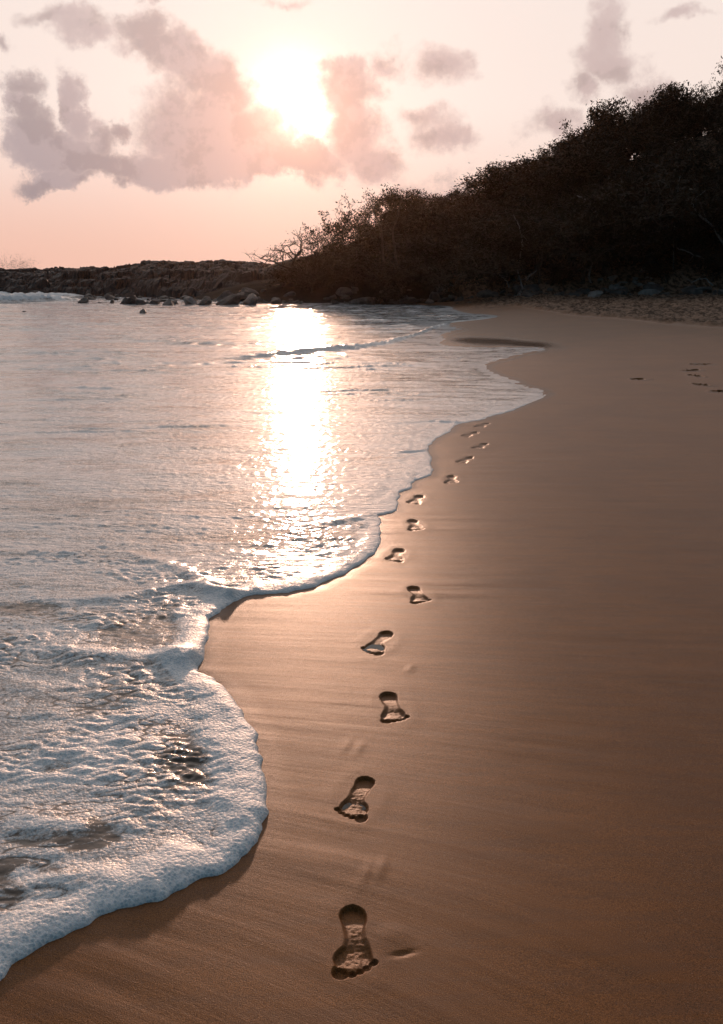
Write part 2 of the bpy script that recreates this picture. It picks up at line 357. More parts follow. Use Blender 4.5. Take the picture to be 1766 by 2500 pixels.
def sdf_rows(X, Yr, clip=1.5):
    """X (nr,nc), Yr (nr): signed distance, + on the water side"""
    nr, nc = X.shape; D = np.full((nr, nc), clip, np.float32); S = np.zeros((nr, nc), bool)
    A = POLY; B = np.roll(POLY, -1, 0)
    for r in range(nr):
        y = Yr[r]; m = (A[:, 1] > y) != (B[:, 1] > y)
        xs = A[m, 0]+(y-A[m, 1])/(B[m, 1]-A[m, 1])*(B[m, 0]-A[m, 0])
        cnt = np.zeros(nc, int)
        for xx in xs: cnt += (X[r] < xx)
        S[r] = cnt % 2 == 1
    a = ED[:-1].astype(np.float32); b = ED[1:].astype(np.float32)
    for r0 in range(0, nr, 24):
        r1 = min(nr, r0+24); y0, y1 = Yr[r0], Yr[r1-1]
        m = (np.maximum(a[:, 1], b[:, 1]) > y0-clip) & (np.minimum(a[:, 1], b[:, 1]) < y1+clip)
        if not m.any(): continue
        aa = a[m]; bb = b[m]
        Xb = X[r0:r1]; Yb = np.repeat(Yr[r0:r1, None], nc, 1)
        sel = (Xb > aa[:, 0].min()-clip) & (Xb < aa[:, 0].max()+clip)
        if not sel.any(): continue
        px = Xb[sel].astype(np.float32); py = Yb[sel].astype(np.float32); best = np.full(px.shape, clip*clip, np.float32)
        for (ax, ay), (bx, by) in zip(aa, bb):
            ex, ey = bx-ax, by-ay; L = ex*ex+ey*ey+1e-12
            t = np.clip(((px-ax)*ex+(py-ay)*ey)/L, 0, 1)
            dx = px-ax-t*ex; dy = py-ay-t*ey
            np.minimum(best, dx*dx+dy*dy, out=best)
        blk = D[r0:r1]; blk[sel] = np.sqrt(best)
    return np.where(S, D, -D)
def seg_dist(X, Y, pts):
    """distance to a polyline and the parameter 0..1 along it"""
    best = np.full(X.shape, 1e9); par = np.zeros(X.shape); P = np.array(pts)
    n = len(P)-1
    for i in range(n):
        e = P[i+1]-P[i]; t = np.clip(((X-P[i, 0])*e[0]+(Y-P[i, 1])*e[1])/(e@e+1e-12), 0, 1)
        d = np.hypot(X-P[i, 0]-t*e[0], Y-P[i, 1]-t*e[1]); m = d < best
        best = np.where(m, d, best); par = np.where(m, (i+t)/n, par)
    return best, par

# ------------------------------------------------------------------ terrain
HBX = [-40, -14, -6, 0, 5, 10, 14.4, 20, 40, 90]
HBY = [60, 50, 45, 43, 41.2, 39.8, 38.2, 36, 33, 30]
HMX = [-40, -14, -8, -4, 0, 5, 12, 20, 30, 90]
HMH = [0, 0.0, 0.9, 1.9, 2.9, 4.0, 5.6, 8.0, 10, 12]
def ground(X, Y):
    X = np.asarray(X, float); Y = np.asarray(Y, float)
    z = 0.02*np.clip(X-1.5, 0, 12)*sst(Y, 4, 20)
    z = z+0.10*sst(X*0.8+Y*0.35, 9.5, 16)*sst(X, 4, 7)
    t = Y-np.interp(X, HBX, HBY); hm = np.interp(X, HMX, HMH)
    z = z+0.12*sst(t, -3, 0.5)*sst(X, 1, 5)
    land = sst(X, -13, -5)
    z = z+land*(sst(t, 0, 3.5)*0.75+sst(t, 1.5, 14)*np.maximum(hm-0.5, 0)+0.0*t)
    z = z+land*sst(t, 2, 6)*0.35*fbm(X/3.5, Y/3.5, 77, 4)
    z = z-sst(-X, 3, 9)*0.6*(1-land)
    z = z-0.5*sst(Y, 60, 75)*sst(-X, -5, 5)
    return z

# footprints: heel pixel, toe pixel, side of the big toe (+1 image-left), depth, puddle
FP = [((862,2209),(864,2386),1,1.15,0), ((897,1895),(853,2000),-1,1.0,1), ((945,1688),(966,1764),1,0.95,0), ((950,1541),(903,1596),-1,0.8,2),
      ((1007,1431),(1030,1472),1,0.9,0), ((977,1339),(961,1370),-1,0.8,1), ((1006,1267),(1018,1294),1,0.85,0), ((1028,1208),(1008,1229),-1,0.8,0),
      ((1104,1160),(1101,1179),1,0.85,0), ((1152,1115),(1122,1130),-1,0.85,0), ((1187,1082),(1164,1095),1,0.85,0), ((1166,1055),(1133,1066),-1,0.85,0), ((1191,1033),(1168,1043),1,0.8,0)]
SCUFF = [(1690,905),(1735,902),(1655,912),(1700,918),(1745,925),(1640,925),(1600,921),(1560,926),(1668,938),(1715,940),(1760,956),(1545,915),(1610,905),(1725,931),(1765,898),(1712,890),(1580,915),(1630,945),(1690,950)]
def foot_depth(s, t, k, seed):
    """s along the foot in metres from the heel, t across (+ towards the big toe), foot length 0.25"""
    def ell(cs, ct, rs, rt, d, soft=0.22):
        q = np.sqrt(((s-cs)/rs)**2+((t-ct)/rt)**2); return d*(1-sst(q, 1-soft, 1+soft))
    nz = fbm(s/0.011+seed*3.1, t/0.011, seed, 4)*0.0020*sst(s, 0.05, 0.09)
    wob = perlin(s/0.06+seed*1.7, t/0.06, seed+3)*0.0055; s = s+wob; t = t+perlin(s/0.05-seed, t/0.05, seed+4)*0.004
    ks = [-0.02, 0.0, 0.006, 0.02, 0.038, 0.06, 0.085, 0.115, 0.14, 0.165, 0.188, 0.203, 0.212, 0.23]
    ti = np.interp(s, ks, [-0.02, 0.002, 0.015, 0.027, 0.031, 0.030, 0.026, 0.021, 0.024, 0.036, 0.043, 0.041, 0.030, -0.02])
    to = np.interp(s, ks, [0.02, -0.002, -0.016, -0.027, -0.031, -0.030, -0.029, -0.031, -0.035, -0.040, -0.043, -0.037, -0.020, 0.02])
    e = np.minimum(ti-t, t-to)
    soft = np.interp(s, ks, [.006, .006, .006, .006, .006, .008, .012, .014, .012, .009, .007, .006, .005, .005])
    D = np.interp(s, [0, .02, .05, .08, .105, .13, .155, .175, .195, .205, .22], [.0115, .0115, .0095, .0060, .0048, .0058, .0088, .0098, .0065, .0048, .004])
    d = D*sst(e, -0.001, soft)*(1-0.25*sst(e, 0.012, 0.03)*sst(s, .15, .17))
    q = seed % 3
    for (a, b, ra, rb, dd) in ((.226, .029, .0205, .0165, .0125), (.2275+.001*q, .004, .0130, .0098, .0110), (.2215, -.0135, .0122, .0092, .0105), (.2125, -.029, .0115, .0086, .0098), (.201, -.042, .0105, .0085, .0088)):
        d = np.maximum(d, ell(a, b, ra, rb, dd, 0.28))
    inside = sst(d, 0.001, 0.006)
    q = np.sqrt(((s-0.12)/0.155)**2+((t+0.004)/0.075)**2)
    rim = 0.0007*np.exp(-((q-1.0)/0.30)**2)*(1-inside)
    return (d+nz*inside)*k-rim
def foot_mask(s, t):
    q = np.sqrt(((s-0.122)/0.142)**2+((t+0.002)/0.062)**2); return q < 1.0

def build_sand():
    ys = [-3.0, -1.5, -0.5, 0.2, 0.6, 0.85]
    y = 1.0
    while y < 75:
        ys.append(y); y += max(0.008, min(0.0026*y**1.5, 0.13))
    while y < 400: ys.append(y); y *= 1.25
    ys = np.array(ys)
    us = [0.0]; du = 0.0026
    while us[-1] < 0.5: us.append(us[-1]+du)
    while us[-1] < 3.0: du *= 1.22; us.append(us[-1]+du)
    us = np.array(us); us = np.concatenate([-us[:0:-1], us])
    Yg = np.repeat(ys[:, None], len(us), 1); Xg = us[None, :]*(np.maximum(ys, -3)[:, None]+4.0*np.exp(-np.maximum(ys, 0)[:, None]*0.0)*0+1.0)
    Xg = us[None, :]*(np.abs(ys[:, None])+1.0)
    Z = ground(Xg, Yg)
    # gentle relief of the backwash and the dry, trampled strip in front of the rocks
    q = Yg+0.5*Xg*np.exp(1.62-0.9*np.clip(Yg, 0, 9))
    Z += 0.0030*fbm(q/0.15, Xg/1.3, 21, 3)*(0.35+1.1*sst(fbm(Xg/0.8, Yg/0.8, 25, 2), -0.1, 0.4))*sst(Yg, 0.8, 1.5)*(1-sst(Yg, 9, 20))
    Z += 0.006*fbm(Xg/1.6, Yg/2.2, 23, 3)
    dryline = 36.5-0.0*Xg
    A = np.array([on_ground(*p) for p in [(1120,765),(1260,757),(1400,785),(1500,795),(1640,812),(1766,822),(1900,835)]])
    yd = np.interp(Xg, A[:, 0], A[:, 1]); yd = yd+0.8*fbm(Xg/1.2, Yg/1.2, 41, 3)
    dry = sst(Yg-yd, -0.4, 0.6)*sst(Xg, 3.0, 6.0)
    bmp = np.abs(fbm(Xg/0.40, Yg/0.9, 31, 4))
    Z += dry*(0.06+0.22*bmp)
    D = sdf_rows(Xg, ys, 1.0)
    Z -= 0.012*sst(D, 0.05, 0.9)
    # a thin sheet of water still draining off a hollow
    fp = [on_ground(*p) for p in [(1150,833),(1225,838),(1300,846)]]
    fd, _ = seg_dist(Xg, Yg*0.42, [(a, b*0.42) for a, b in fp])
    film = 1-sst(fd+0.15*fbm(Xg, Yg/3, 3, 2), 0.15, 0.8)
    near = (1-sst(-D, 0.0, 0.10))*(D < 0.05)*0.35*sst(Yg, 1, 3)
    film = np.clip(np.maximum(0.75*film*(D < 0.02), near), 0, 1)
    # one soft heel drag beside the nearest print
    hx, hy = on_ground(985, 2328)
    e = np.sqrt(((Xg-hx)/0.028)**2+((Yg-hy-0.25*(Xg-hx))/0.009)**2); Z -= 0.004*np.exp(-(e*1.1)**2)
    hx, hy = on_ground(955, 2285)
    e = np.sqrt(((Xg-hx)/0.05)**2+((Yg-hy)/0.04)**2); Z += 0.0015*(1-sst(e, 0.0, 1.3))
    for sx2, sy2, ln2 in ((847,1820,.05),(878,1826,.045),(893,2135,.05),(930,2122,.05),(1001,1632,.03)):
        hx, hy = on_ground(sx2, sy2); e = np.sqrt(((Xg-hx-0.2*(Yg-hy))/0.014)**2+((Yg-hy)/ln2)**2); Z += 0.0020*np.exp(-e**2)
    nr, nc = Xg.shape
    V = np.stack([Xg, Yg, Z], -1).reshape(-1, 3)
    wetv = 1-dry; attrs = [wetv.ravel(), film.ravel()]
    taken = np.zeros((nr-1, nc-1), bool)
    # --- prints: cells under each print are cut out of the sheet and refined
    Vx = [V]; Aw = [attrs[0]]; Af = [attrs[1]]; nV = len(V); fine_faces = []
    prints = []
    def refine(cx, cy, half, k, dfun, mfun):
        nonlocal nV
        u0 = (cx-half)/(cy-half+1); u1 = (cx+half)/(cy-half+1)
        r0 = np.searchsorted(ys, cy-half)-1; r1 = np.searchsorted(ys, cy+half)+1
        c0 = np.searchsorted(us, min((cx-half)/(cy-half+1), (cx-half)/(cy+half+1)))-1
        c1 = np.searchsorted(us, max((cx+half)/(cy-half+1), (cx+half)/(cy+half+1)))+1
        if taken[r0:r1, c0:c1].any():
            print('overlap patch', cx, cy)
            return None
        taken[r0:r1, c0:c1] = True
        rr = np.linspace(r0, r1, (r1-r0)*k+1); cc = np.linspace(c0, c1, (c1-c0)*k+1)
        yv = np.interp(rr, np.arange(nr), ys); uv = np.interp(cc, np.arange(nc), us)
        Yf = np.repeat(yv[:, None], len(uv), 1); Xf = uv[None, :]*(Yf+1)
        ri = np.minimum(rr.astype(int), r1-1); rf = (rr-ri)[:, None]; ci = np.minimum(cc.astype(int), c1-1); cf = (cc-ci)[None, :]
        def bil(G): return (G[np.ix_(ri, ci)]*(1-rf)*(1-cf)+G[np.ix_(ri+1, ci)]*rf*(1-cf)+G[np.ix_(ri, ci+1)]*(1-rf)*cf+G[np.ix_(ri+1, ci+1)]*rf*cf)
        Zf = bil(Z); a, b = len(yv), len(uv)
        bd = np.minimum(np.minimum(np.arange(a)[:, None], a-1-np.arange(a)[:, None]), np.minimum(np.arange(b)[None, :], b-1-np.arange(b)[None, :]))
        fade = sst(bd.astype(float), 0, 2.5*k/2)
        Zf2 = Zf-dfun(Xf, Yf)*fade
        fc = grid_faces(a, b); ctr = lambda G: (G[:-1, :-1]+G[1:, 1:])/2
        mk = mfun(ctr(Xf), ctr(Yf)).ravel()
        Vf = np.stack([Xf, Yf, Zf2], -1).reshape(-1, 3)
        Vx.append(Vf); Aw.append(bil(wetv).ravel()); Af.append(bil(film).ravel())
        fine_faces.append(fc[~mk]+nV); nV += len(Vf)
        # the print's own mesh
        pf = fc[mk]; used = np.unique(pf); rem = np.zeros(len(Vf), int); rem[used] = np.arange(len(used))
        return Vf[used], rem[pf], Zf.min()
    for i, (hp, tp, side, k, pud) in enumerate(FP):
        h = np.array(on_ground(*hp, float(0))); 
        g = float(ground(h[0], h[1])); h = np.array(on_ground(*hp, g)); tt = np.array(on_ground(*tp, g))
        ax = tt-h; L = np.linalg.norm(ax); ax /= L; scl = L/0.243; lat = np.array([ax[1], -ax[0]])*side
        # walking toward the camera, image-left is (-x): the lateral axis must point there for side=+1
        if lat[0]*side > 0: lat = -lat
        scl_t = 1.06 if i == 0 else 1.04
        S = lambda X, Y, h=h, ax=ax, scl=scl: ((X-h[0])*ax[0]+(Y-h[1])*ax[1])/scl
        T = lambda X, Y, h=h, lat=lat, w=scl_t: ((X-h[0])*lat[0]+(Y-h[1])*lat[1])/w
        c = (h+tt)/2
        kk = 4 if i < 2 else (3 if i < 5 else 2)
        r = refine(c[0], c[1], 0.21, kk, lambda X, Y: foot_depth(S(X, Y), T(X, Y), k, 50+i), lambda X, Y: foot_mask(S(X, Y), T(X, Y)))
        if r is None: continue
        prints.append((i, r, c, pud, h, ax, lat, scl))
    scuffs = []
    for i, (px, py) in enumerate(SCUFF):
        cx, cy = on_ground(px, py, 0.05); an = rng.uniform(0, 3.14); rs = rng.uniform(0.12, 0.20); rt = rs*rng.uniform(0.4, 0.6); dp = rng.uniform(0.025, 0.045)
        for _ in range(2): gz = float(ground(cx, cy)); cx, cy = on_ground(px, py, gz)
        def q(X, Y, cx=cx, cy=cy, an=an, rs=rs, rt=rt, i=i):
            a = (X-cx)*math.cos(an)+(Y-cy)*math.sin(an); b = -(X-cx)*math.sin(an)+(Y-cy)*math.cos(an)
            return np.sqrt((a/rs)**2+(b/rt)**2)+0.35*perlin(X/0.08, Y/0.08, i)
        r = refine(cx, cy, 0.24, 3, lambda X, Y: dp*(1-sst(q(X, Y), 0.5, 1.0))-0.012*np.exp(-((q(X, Y)-1.15)/0.2)**2), lambda X, Y: q(X, Y) < 1.02)
        if r: scuffs.append((i, r, (cx, cy)))
    F0 = grid_faces(nr, nc)[~taken.ravel()]
    me = new_mesh('beach_sand', np.concatenate(Vx), np.concatenate([F0]+fine_faces), [M_SAND])
    set_attr(me, 'wet', np.concatenate(Aw)); set_attr(me, 'film', np.concatenate(Af))
    link('beach_sand', me, 'wet brown sand of the beach beside the foaming water', 'sand', kind='structure')
    names = ['deepest bare footprint with clear toe marks, nearest to the camera', 'footprint with crumbled sole and small puddle, second from the camera',
      'footprint with a pinched toe ridge, third from the camera', 'footprint holding a flat grey puddle, beside the tip of foam, fourth from the camera',
      'footprint just past the puddle one, fifth from the camera', 'shallow bright rimmed footprint nearest the bulging foam, sixth from the camera',
      'footprint turned slightly right, seventh from the camera', 'small footprint close beside a foam tongue, eighth from the camera',
      'footprint set square across the track, ninth from the camera', 'slanted footprint tenth from the camera in the line of prints',
      'slanted footprint farthest to the right in the track, third from its far end', 'slanted footprint just before the last one of the track',
      'tiny last footprint, half under the far foam edge at the end of the track']
    for (i, (Vp, Fp, zb), c, pud, h, ax, lat, scl) in prints:
        org = np.array([c[0], c[1], float(Vp[:, 2].max())])
        mp = new_mesh('footprint', Vp-org, Fp, [M_SAND]); set_attr(mp, 'wet', np.ones(len(Vp))); set_attr(mp, 'film', np.full(len(Vp), 0.0))
        o = link('footprint', mp, names[i], 'footprint', 'footprints leading away along the water edge', loc=org)
        if pud:
            # water standing in the ball of the foot, only where the print is deeper than its surface
            cs = 0.165; n = 28; gz = float(zb); lev = gz-{1: 0.0074, 2: 0.0034}[pud]
            rr = (0.044, 0.040) if pud == 1 else (0.055, 0.048)
            pv = []
            ring = 7
            for a in range(ring+1):
                for j in range(n):
                    th = 2*math.pi*j/n; w = 1+0.18*math.sin(3*th+i)+0.1*math.sin(5*th)
                    s_ = (cs+rr[0]*w*a/ring*math.cos(th))*scl; t_ = (-0.006+rr[1]*w*a/ring*math.sin(th))
                    p = h+ax*s_+lat*t_; pv.append((p[0]-org[0], p[1]-org[1], lev-org[2]+(-0.0005 if a == ring else 0)))
            pf = [(a*n+j, a*n+(j+1) % n, (a+1)*n+(j+1) % n, (a+1)*n+j) for a in range(ring) for j in range(n)]
            link('puddle', new_mesh('puddle', pv, np.array(pf), [M_PUD]), parent=o)
    for (i, (Vp, Fp, zb), c) in scuffs:
        org = np.array([c[0], c[1], float(Vp[:, 2].max())])
        mp = new_mesh('footprint', Vp-org, Fp, [M_SAND]); set_attr(mp, 'wet', np.ones(len(Vp))*0.9); set_attr(mp, 'film', np.zeros(len(Vp)))
        link('footprint', mp, 'SCUFF', 'footprint', 'scuffed footprints up the beach', loc=org)
build_sand()

# ------------------------------------------------------------------ water
def build_water():
    ys = []; y = 0.3
    while y < 1.2: ys.append(y); y += 0.02
    while y < 66:
        ys.append(y); y += max(0.0032, min(0.00120*y**1.5, 0.11))
    while y < 5000: ys.append(y); y *= 1.12
    ys = np.array(ys)
    us = [0.0]; du = 0.00125
    while us[-1] < 0.44: us.append(us[-1]+du)
    while us[-1] < 3.0: du *= 1.15; us.append(us[-1]+du)
    us = np.array(us); us = np.concatenate([-us[:0:-1], us[us < 0.30]])
    Y = np.repeat(ys[:, None], len(us), 1).astype(np.float64); X = us[None, :]*(Y+1)
    D = sdf_rows(X, ys, 1.5)
    print('water grid', X.shape)
    offs = np.clip(D, 0, 1.5)
    bx, by = X, Y
    # ripples and foam mounds; they run roughly across the line to the sun
    wx = X+0.05*perlin(X/0.5, Y/0.4, 61)+0.25*perlin(X/3, Y/2, 65); wy = Y+0.04*perlin(X/0.45, Y/0.45, 62)*(1-sst(Y,4,7))+0.30*perlin(X/6.0, Y/2.3, 66)
    near = 1-sst(Y, 3.2, 6.5); mid = sst(Y, 3.0, 5.5)*(1-sst(Y, 12, 22)); farv = sst(Y, 8, 18)
    m1 = np.abs(perlin(wx/0.085, wy/0.045, 63)); m1b = np.abs(perlin(wx/0.045+3, wy/0.026, 64))
    m2 = fbm(wx/0.30, wy/0.13, 67, 3)*near+(1-near)*1.9*fbm(wx/0.9, wy/0.17, 67, 3); m3 = fbm(wx/2.2, wy/0.5, 68, 4); m4 = fbm(wx/6.0, wy/1.3, 69, 4)
    rough_zone = 0.2+1.25*sst(fbm(X/0.55, Y/0.45, 71, 3), -0.15, 0.3)
    body = near*(0.0075*m1+0.0035*m1b)*rough_zone+0.0060*m2*(0.6+0.6*near)+mid*(0.0048*m1+0.0018*m1b)
    body += 0.016*m3*sst(offs, 0.3, 1.5)*(0.35+0.65*sst(Y, 3, 8))+0.030*m4*farv*sst(offs, 0.5, 1.5)
    body += farv*0.012*np.abs(perlin(wx/0.5, wy/0.2, 70))
    rg = np.clip(1-2.2*np.abs(perlin(wx/1.5+0.3*perlin(wx/0.4, wy/0.3, 73), wy/0.42, 72)), 0, 1)**2
    body += rg*(0.006+0.022*sst(Y, 7, 16))*sst(Y, 3.5, 6)*sst(offs, 0.4, 1.5)*sst(fbm(X/2.5, Y/2.0, 74, 2), -0.25, 0.3)
    # lip of foam along the edge
    n_lip = fbm(X/0.30, Y/0.30, 81, 3)
    Rl = np.clip(0.055*(1+0.9*n_lip), 0.025, 0.10)*(1+0.6*sst(Y, 4, 8))*(1+0.8*sst(Y, 14, 25))
    Hl = np.clip(0.025*(1+0.8*n_lip), 0.012, 0.040)*(0.30+0.70*(1-sst(Y, 2.2, 6)))*(1+0.8*sst(Y, 14, 25))
    filmside = 1-sst(np.hypot((X-on_ground(1150,838)[0])/1.8, (Y-on_ground(1150,838)[1])/4), 0.8, 1.3)
    Hl = Hl*(1-0.6*filmside)
    hb = 0.010
    dd = np.clip(D/Rl, 0, 1); prof = np.sqrt(np.clip(1-(1-dd)**2, 0, 1))
    tail = sst(D/Rl, 1.0, 3.6)
    h = Hl*prof*(1-tail)+hb*tail
    lumps = (0.0022*fbm(X/0.05, Y/0.05, 83, 2)+0.0022*np.abs(perlin(X/0.018, Y/0.018, 84)))*near+0.003*fbm(X/0.08, Y/0.08, 85, 2)
    h = h+lumps*prof*(1-0.6*tail)+body*sst(D/Rl, 0.8, 3.2)
    foam = np.zeros(X.shape)
    # secondary folds: (pixel polyline, height, half width)
    folds = [([(857,1033),(930,1035),(1000,1034),(1060,1030),(1110,1032)],0.013,0.045,1), ([(943,1107),(985,1106),(1046,1100)],0.011,0.03,1),
             ([(440,1425),(470,1434),(517,1447),(560,1458)],0.03,0.05,1), ([(335,1600),(380,1612),(430,1614),(479,1618)],0.030,0.075,1),
             ([(0,1586),(120,1592),(220,1600),(335,1612)],0.016,0.06,.8), ([(210,1340),(330,1362),(430,1392),(520,1430)],0.012,0.05,.7),
             ([(0,1455),(150,1475),(300,1462),(420,1440)],0.014,0.06,.8),([(700,1290),(800,1282),(900,1262)],0.010,0.04,.7),
             ([(20,2120),(90,2160),(140,2165),(250,2150)],0.014,0.05,.8),([(0,2010),(90,2020),(190,2030)],0.012,0.06,.8)]
    for pts, hh, hw, fo in folds:
        P = [on_ground(*p) for p in pts]
        xs_ = [p[0] for p in P]; ysl = [p[1] for p in P]
        m = (X > min(xs_)-0.6) & (X < max(xs_)+0.6) & (Y > min(ysl)-0.6) & (Y < max(ysl)+0.6)
        d, t = seg_dist(X[m], Y[m], P); d = np.abs(d+0.02*fbm(X[m]/0.12, Y[m]/0.12, 91, 2))
        g = np.exp(-(d/hw)**2)*sst(t, -0.001, 0.15)
        h[m] += hh*g*sst(D[m], 0.0, 0.05)*(sst(t, 0, 0.6)); foam[m] = np.maximum(foam[m], fo*g)
    # the small breaking wavelet
    P = [on_ground(*p) for p in [(600,872),(640,872),(715,866),(801,856),(894,848),(956,836),(1010,822),(1055,803),(1092,793),(1130,788)]]
    m = (X > P[0][0]-2) & (X < P[-1][0]+2) & (Y > P[0][1]-3) & (Y < P[-1][1]+3)
    d, t = seg_dist(X[m], Y[m], P)
    cy = np.interp(X[m], [p[0] for p in P], [p[1] for p in P]); side = Y[m]-cy+0.12*perlin(X[m]/0.5, X[m]*0, 95)
    wv = np.where(side < 0, np.exp(-(side/0.16)**2), np.exp(-(side/0.9)**2))*sst(X[m], P[0][0]-0.3, P[0][0]+0.8)*(1-sst(X[m], P[-2][0], P[-1][0]+0.5))
    h[m] += wv*(0.060-0.030*sst(t, 0.15, 0.8))*(1+0.25*fbm(X[m]/0.3, Y[m]/0.3, 96, 3))
    brk = sst(t, 0.12, 0.45)*np.exp(-((side+0.03)/0.30)**2)
    h[m] += brk*0.05*np.abs(perlin(X[m]/0.13, Y[m]/0.13, 97)); foam[m] = np.maximum(foam[m], brk*0.85)
    # surf breaking over the rocks at the far left
    bx0, by0 = on_ground(0, 742); bx1, by1 = on_ground(235, 728)
    for (pa, pb, hh, wd) in (((-400,748),(190,734),0.42,1.1), ((-400,733),(210,724),0.30,1.0), ((-500,722),(140,719),0.25,1.2)):
        a = on_ground(*pa); b = on_ground(*pb); m = (Y > 28) & (X < b[0]+2) & (Y < 75)
        yl = np.interp(X[m], [a[0], b[0]], [a[1], b[1]])+0.5*fbm(X[m]/2.0, Y[m]*0, 99, 2); side = Y[m]-yl
        g = np.where(side < 0, np.exp(-(side/(0.4*wd))**2), np.exp(-(side/(1.5*wd))**2))*(1-sst(X[m], b[0]-1.5, b[0]+0.5))
        h[m] += g*hh*(0.6+0.7*np.abs(fbm(X[m]/0.7, Y[m]/0.5, 101, 4))); foam[m] = np.maximum(foam[m], sst(g+0.5*fbm(X[m]/0.5, Y[m]/0.4, 103, 3), 0.25, 0.6))
    # foam cover
    cover = 0.66+0.03*sst(Y, 4.5, 8)-0.03*sst(Y, 9, 16)-0.10*sst(Y, 22, 34)
    pat = 0.36*fbm(wx/0.55, wy/0.22, 105, 5)+0.22*fbm(wx/0.12, wy/0.05, 106, 3)+0.25*fbm(wx/2.2, wy/0.7, 107, 3)
    cv = cover+pat*(0.55+0.62*sst(Y, 3, 7))
    cv += 0.06*(1-sst(offs, 0.2, 1.5))*sst(Y, 3, 6)
    cv -= 0.42*sst(0.16-m1, 0.0, 0.16)*near*sst(fbm(X/0.4, Y/0.3, 75, 2), -0.25, 0.25)
    for (px, py, rx, ry, st) in [(465,1865,95,62,1.0),(520,1905,50,45,.9),(218,2052,75,34,1.15),(30,2140,90,34,1.15),(420,1800,80,30,.5),(10,2205,60,30,.7),(330,1540,90,38,.6),(60,1490,80,16,.6),(420,1505,70,30,.3),
                                 (150,1880,40,16,.5),(60,2060,60,20,.3),(830,1300,90,40,.35),(650,1300,120,40,.3),(240,1740,80,20,.25),(560,1440,45,6,.5)]:
        c = on_ground(px, py); ex = abs(on_ground(px+rx, py)[0]-c[0]); ey = abs(on_ground(px, py-ry)[1]-c[1])
        e = np.hypot((X-c[0])/ex, (Y-c[1])/ey)+0.35*fbm(X/0.09, Y/0.06, 109, 2)
        k = (1-sst(e, 0.35, 1.35)); cv -= st*0.62*k*(0.2+2.2*np.abs(perlin(wx/0.06, wy/0.035, 110)))
        h -= 0.004*k
    edge = 1-sst(D/Rl, 1.4, 4.2+2*n_lip)
    cv = np.maximum(cv, edge*(0.98-0.30*sst(Y, 12, 24)))
    foam = np.clip(np.maximum(cv, foam), 0, 1)
    z = np.where(D > 0, h, np.maximum(-0.06, D*1.2))
    sand_z = ground(X, Y)
    z = z+np.where(Y < 40, sand_z*0.0, 0)+sst(X, 1.5, 4)*0.02*np.clip(X-1.5, 0, 12)*sst(Y, 4, 20)
    # drop cells far on the dry side
    Fq = grid_faces(*X.shape); Dm = (D > -0.06)
    # water lies only a little below the sand past the lip, dipping under it
    keep = Dm.ravel()[Fq].any(1)
    Fq = Fq[keep]; used = np.zeros(X.size, bool); used[Fq.ravel()] = True; rem = np.cumsum(used)-1
    V = np.stack([X, Y, z], -1).reshape(-1, 3)[used]
    me = new_mesh('sea_water', V, rem[Fq], [M_WATER])
    set_attr(me, 'foam', foam.ravel()[used]); set_attr(me, 'far', sst(Y, 2.3, 5.5).ravel()[used])
    link('sea_water', me, 'shallow sea water with white foam washing over the sand', 'water', kind='structure')
build_water()
#MORE
# ------------------------------------------------------------------ rocky headland
def build_headland():
    nx, ny = 620, 90
    s = np.linspace(0, 1, nx); t = np.linspace(0, 1, ny)
    # front foot of the ledge, from far left to where it meets the hill
    FX = np.interp(s, [0, .35, .6, .8, 1], [-48, -24, -12.5, -6.5, -1.5]); FY = np.interp(s, [0, .35, .6, .8, 1], [64, 60, 53, 48.5, 45])
    top = np.interp(s, [0, .3, .36, .5, .65, .8, 1], [1.35, 1.45, 1.5, 1.62, 1.72, 1.6, 1.6])
    S, T = np.meshgrid(s, t, indexing='ij')
    X = FX[:, None]+T*3.0; Y = FY[:, None]+T*11.0
    wob = 0.5*fbm(X/3.0, Y*0, 201, 4); Y = Y+wob*(1-T)
    b1, e1, i1 = cells(X/1.15+0.35*fbm(X, Y, 5, 2), Y/1.0, 205); b2, e2, i2 = cells(X/0.5, Y/0.45, 211)
    step = sst(T+0.05*(i1-0.5), 0.0, 0.05)*0.30+sst(T+0.10*(i1-.5), 0.07, 0.13)*0.28+sst(T+0.12*(i1-.5), 0.2, 0.28)*0.25+sst(T, 0.35, 0.6)*0.17
    z = top[:, None]*step+(i1-0.5)*0.34*sst(T, 0.0, 0.2)+(i2-0.5)*0.16-0.20*(1-sst(e1, 0.0, 0.10))-0.10*(1-sst(e2, 0, 0.12))
    z += 0.12*fbm(X/0.35, Y/0.35, 215, 3)-0.35*(T < 0.011)-1.5*sst(T, 0.85, 1.0)
    col = np.interp(s, [0, .45, .5, .74, .8, 1], [0, 0, 1, 1, .3, 0])[:, None]
    z += col*0.22*sst(T, .3, .4)*(i1 > 0.45)
    V = np.stack([X, Y, z], -1).reshape(-1, 3)
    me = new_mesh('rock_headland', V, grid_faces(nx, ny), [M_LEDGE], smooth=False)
    link('rock_headland', me, 'low dark layered rock headland across the far side of the bay', 'headland', kind='structure')
build_headland()
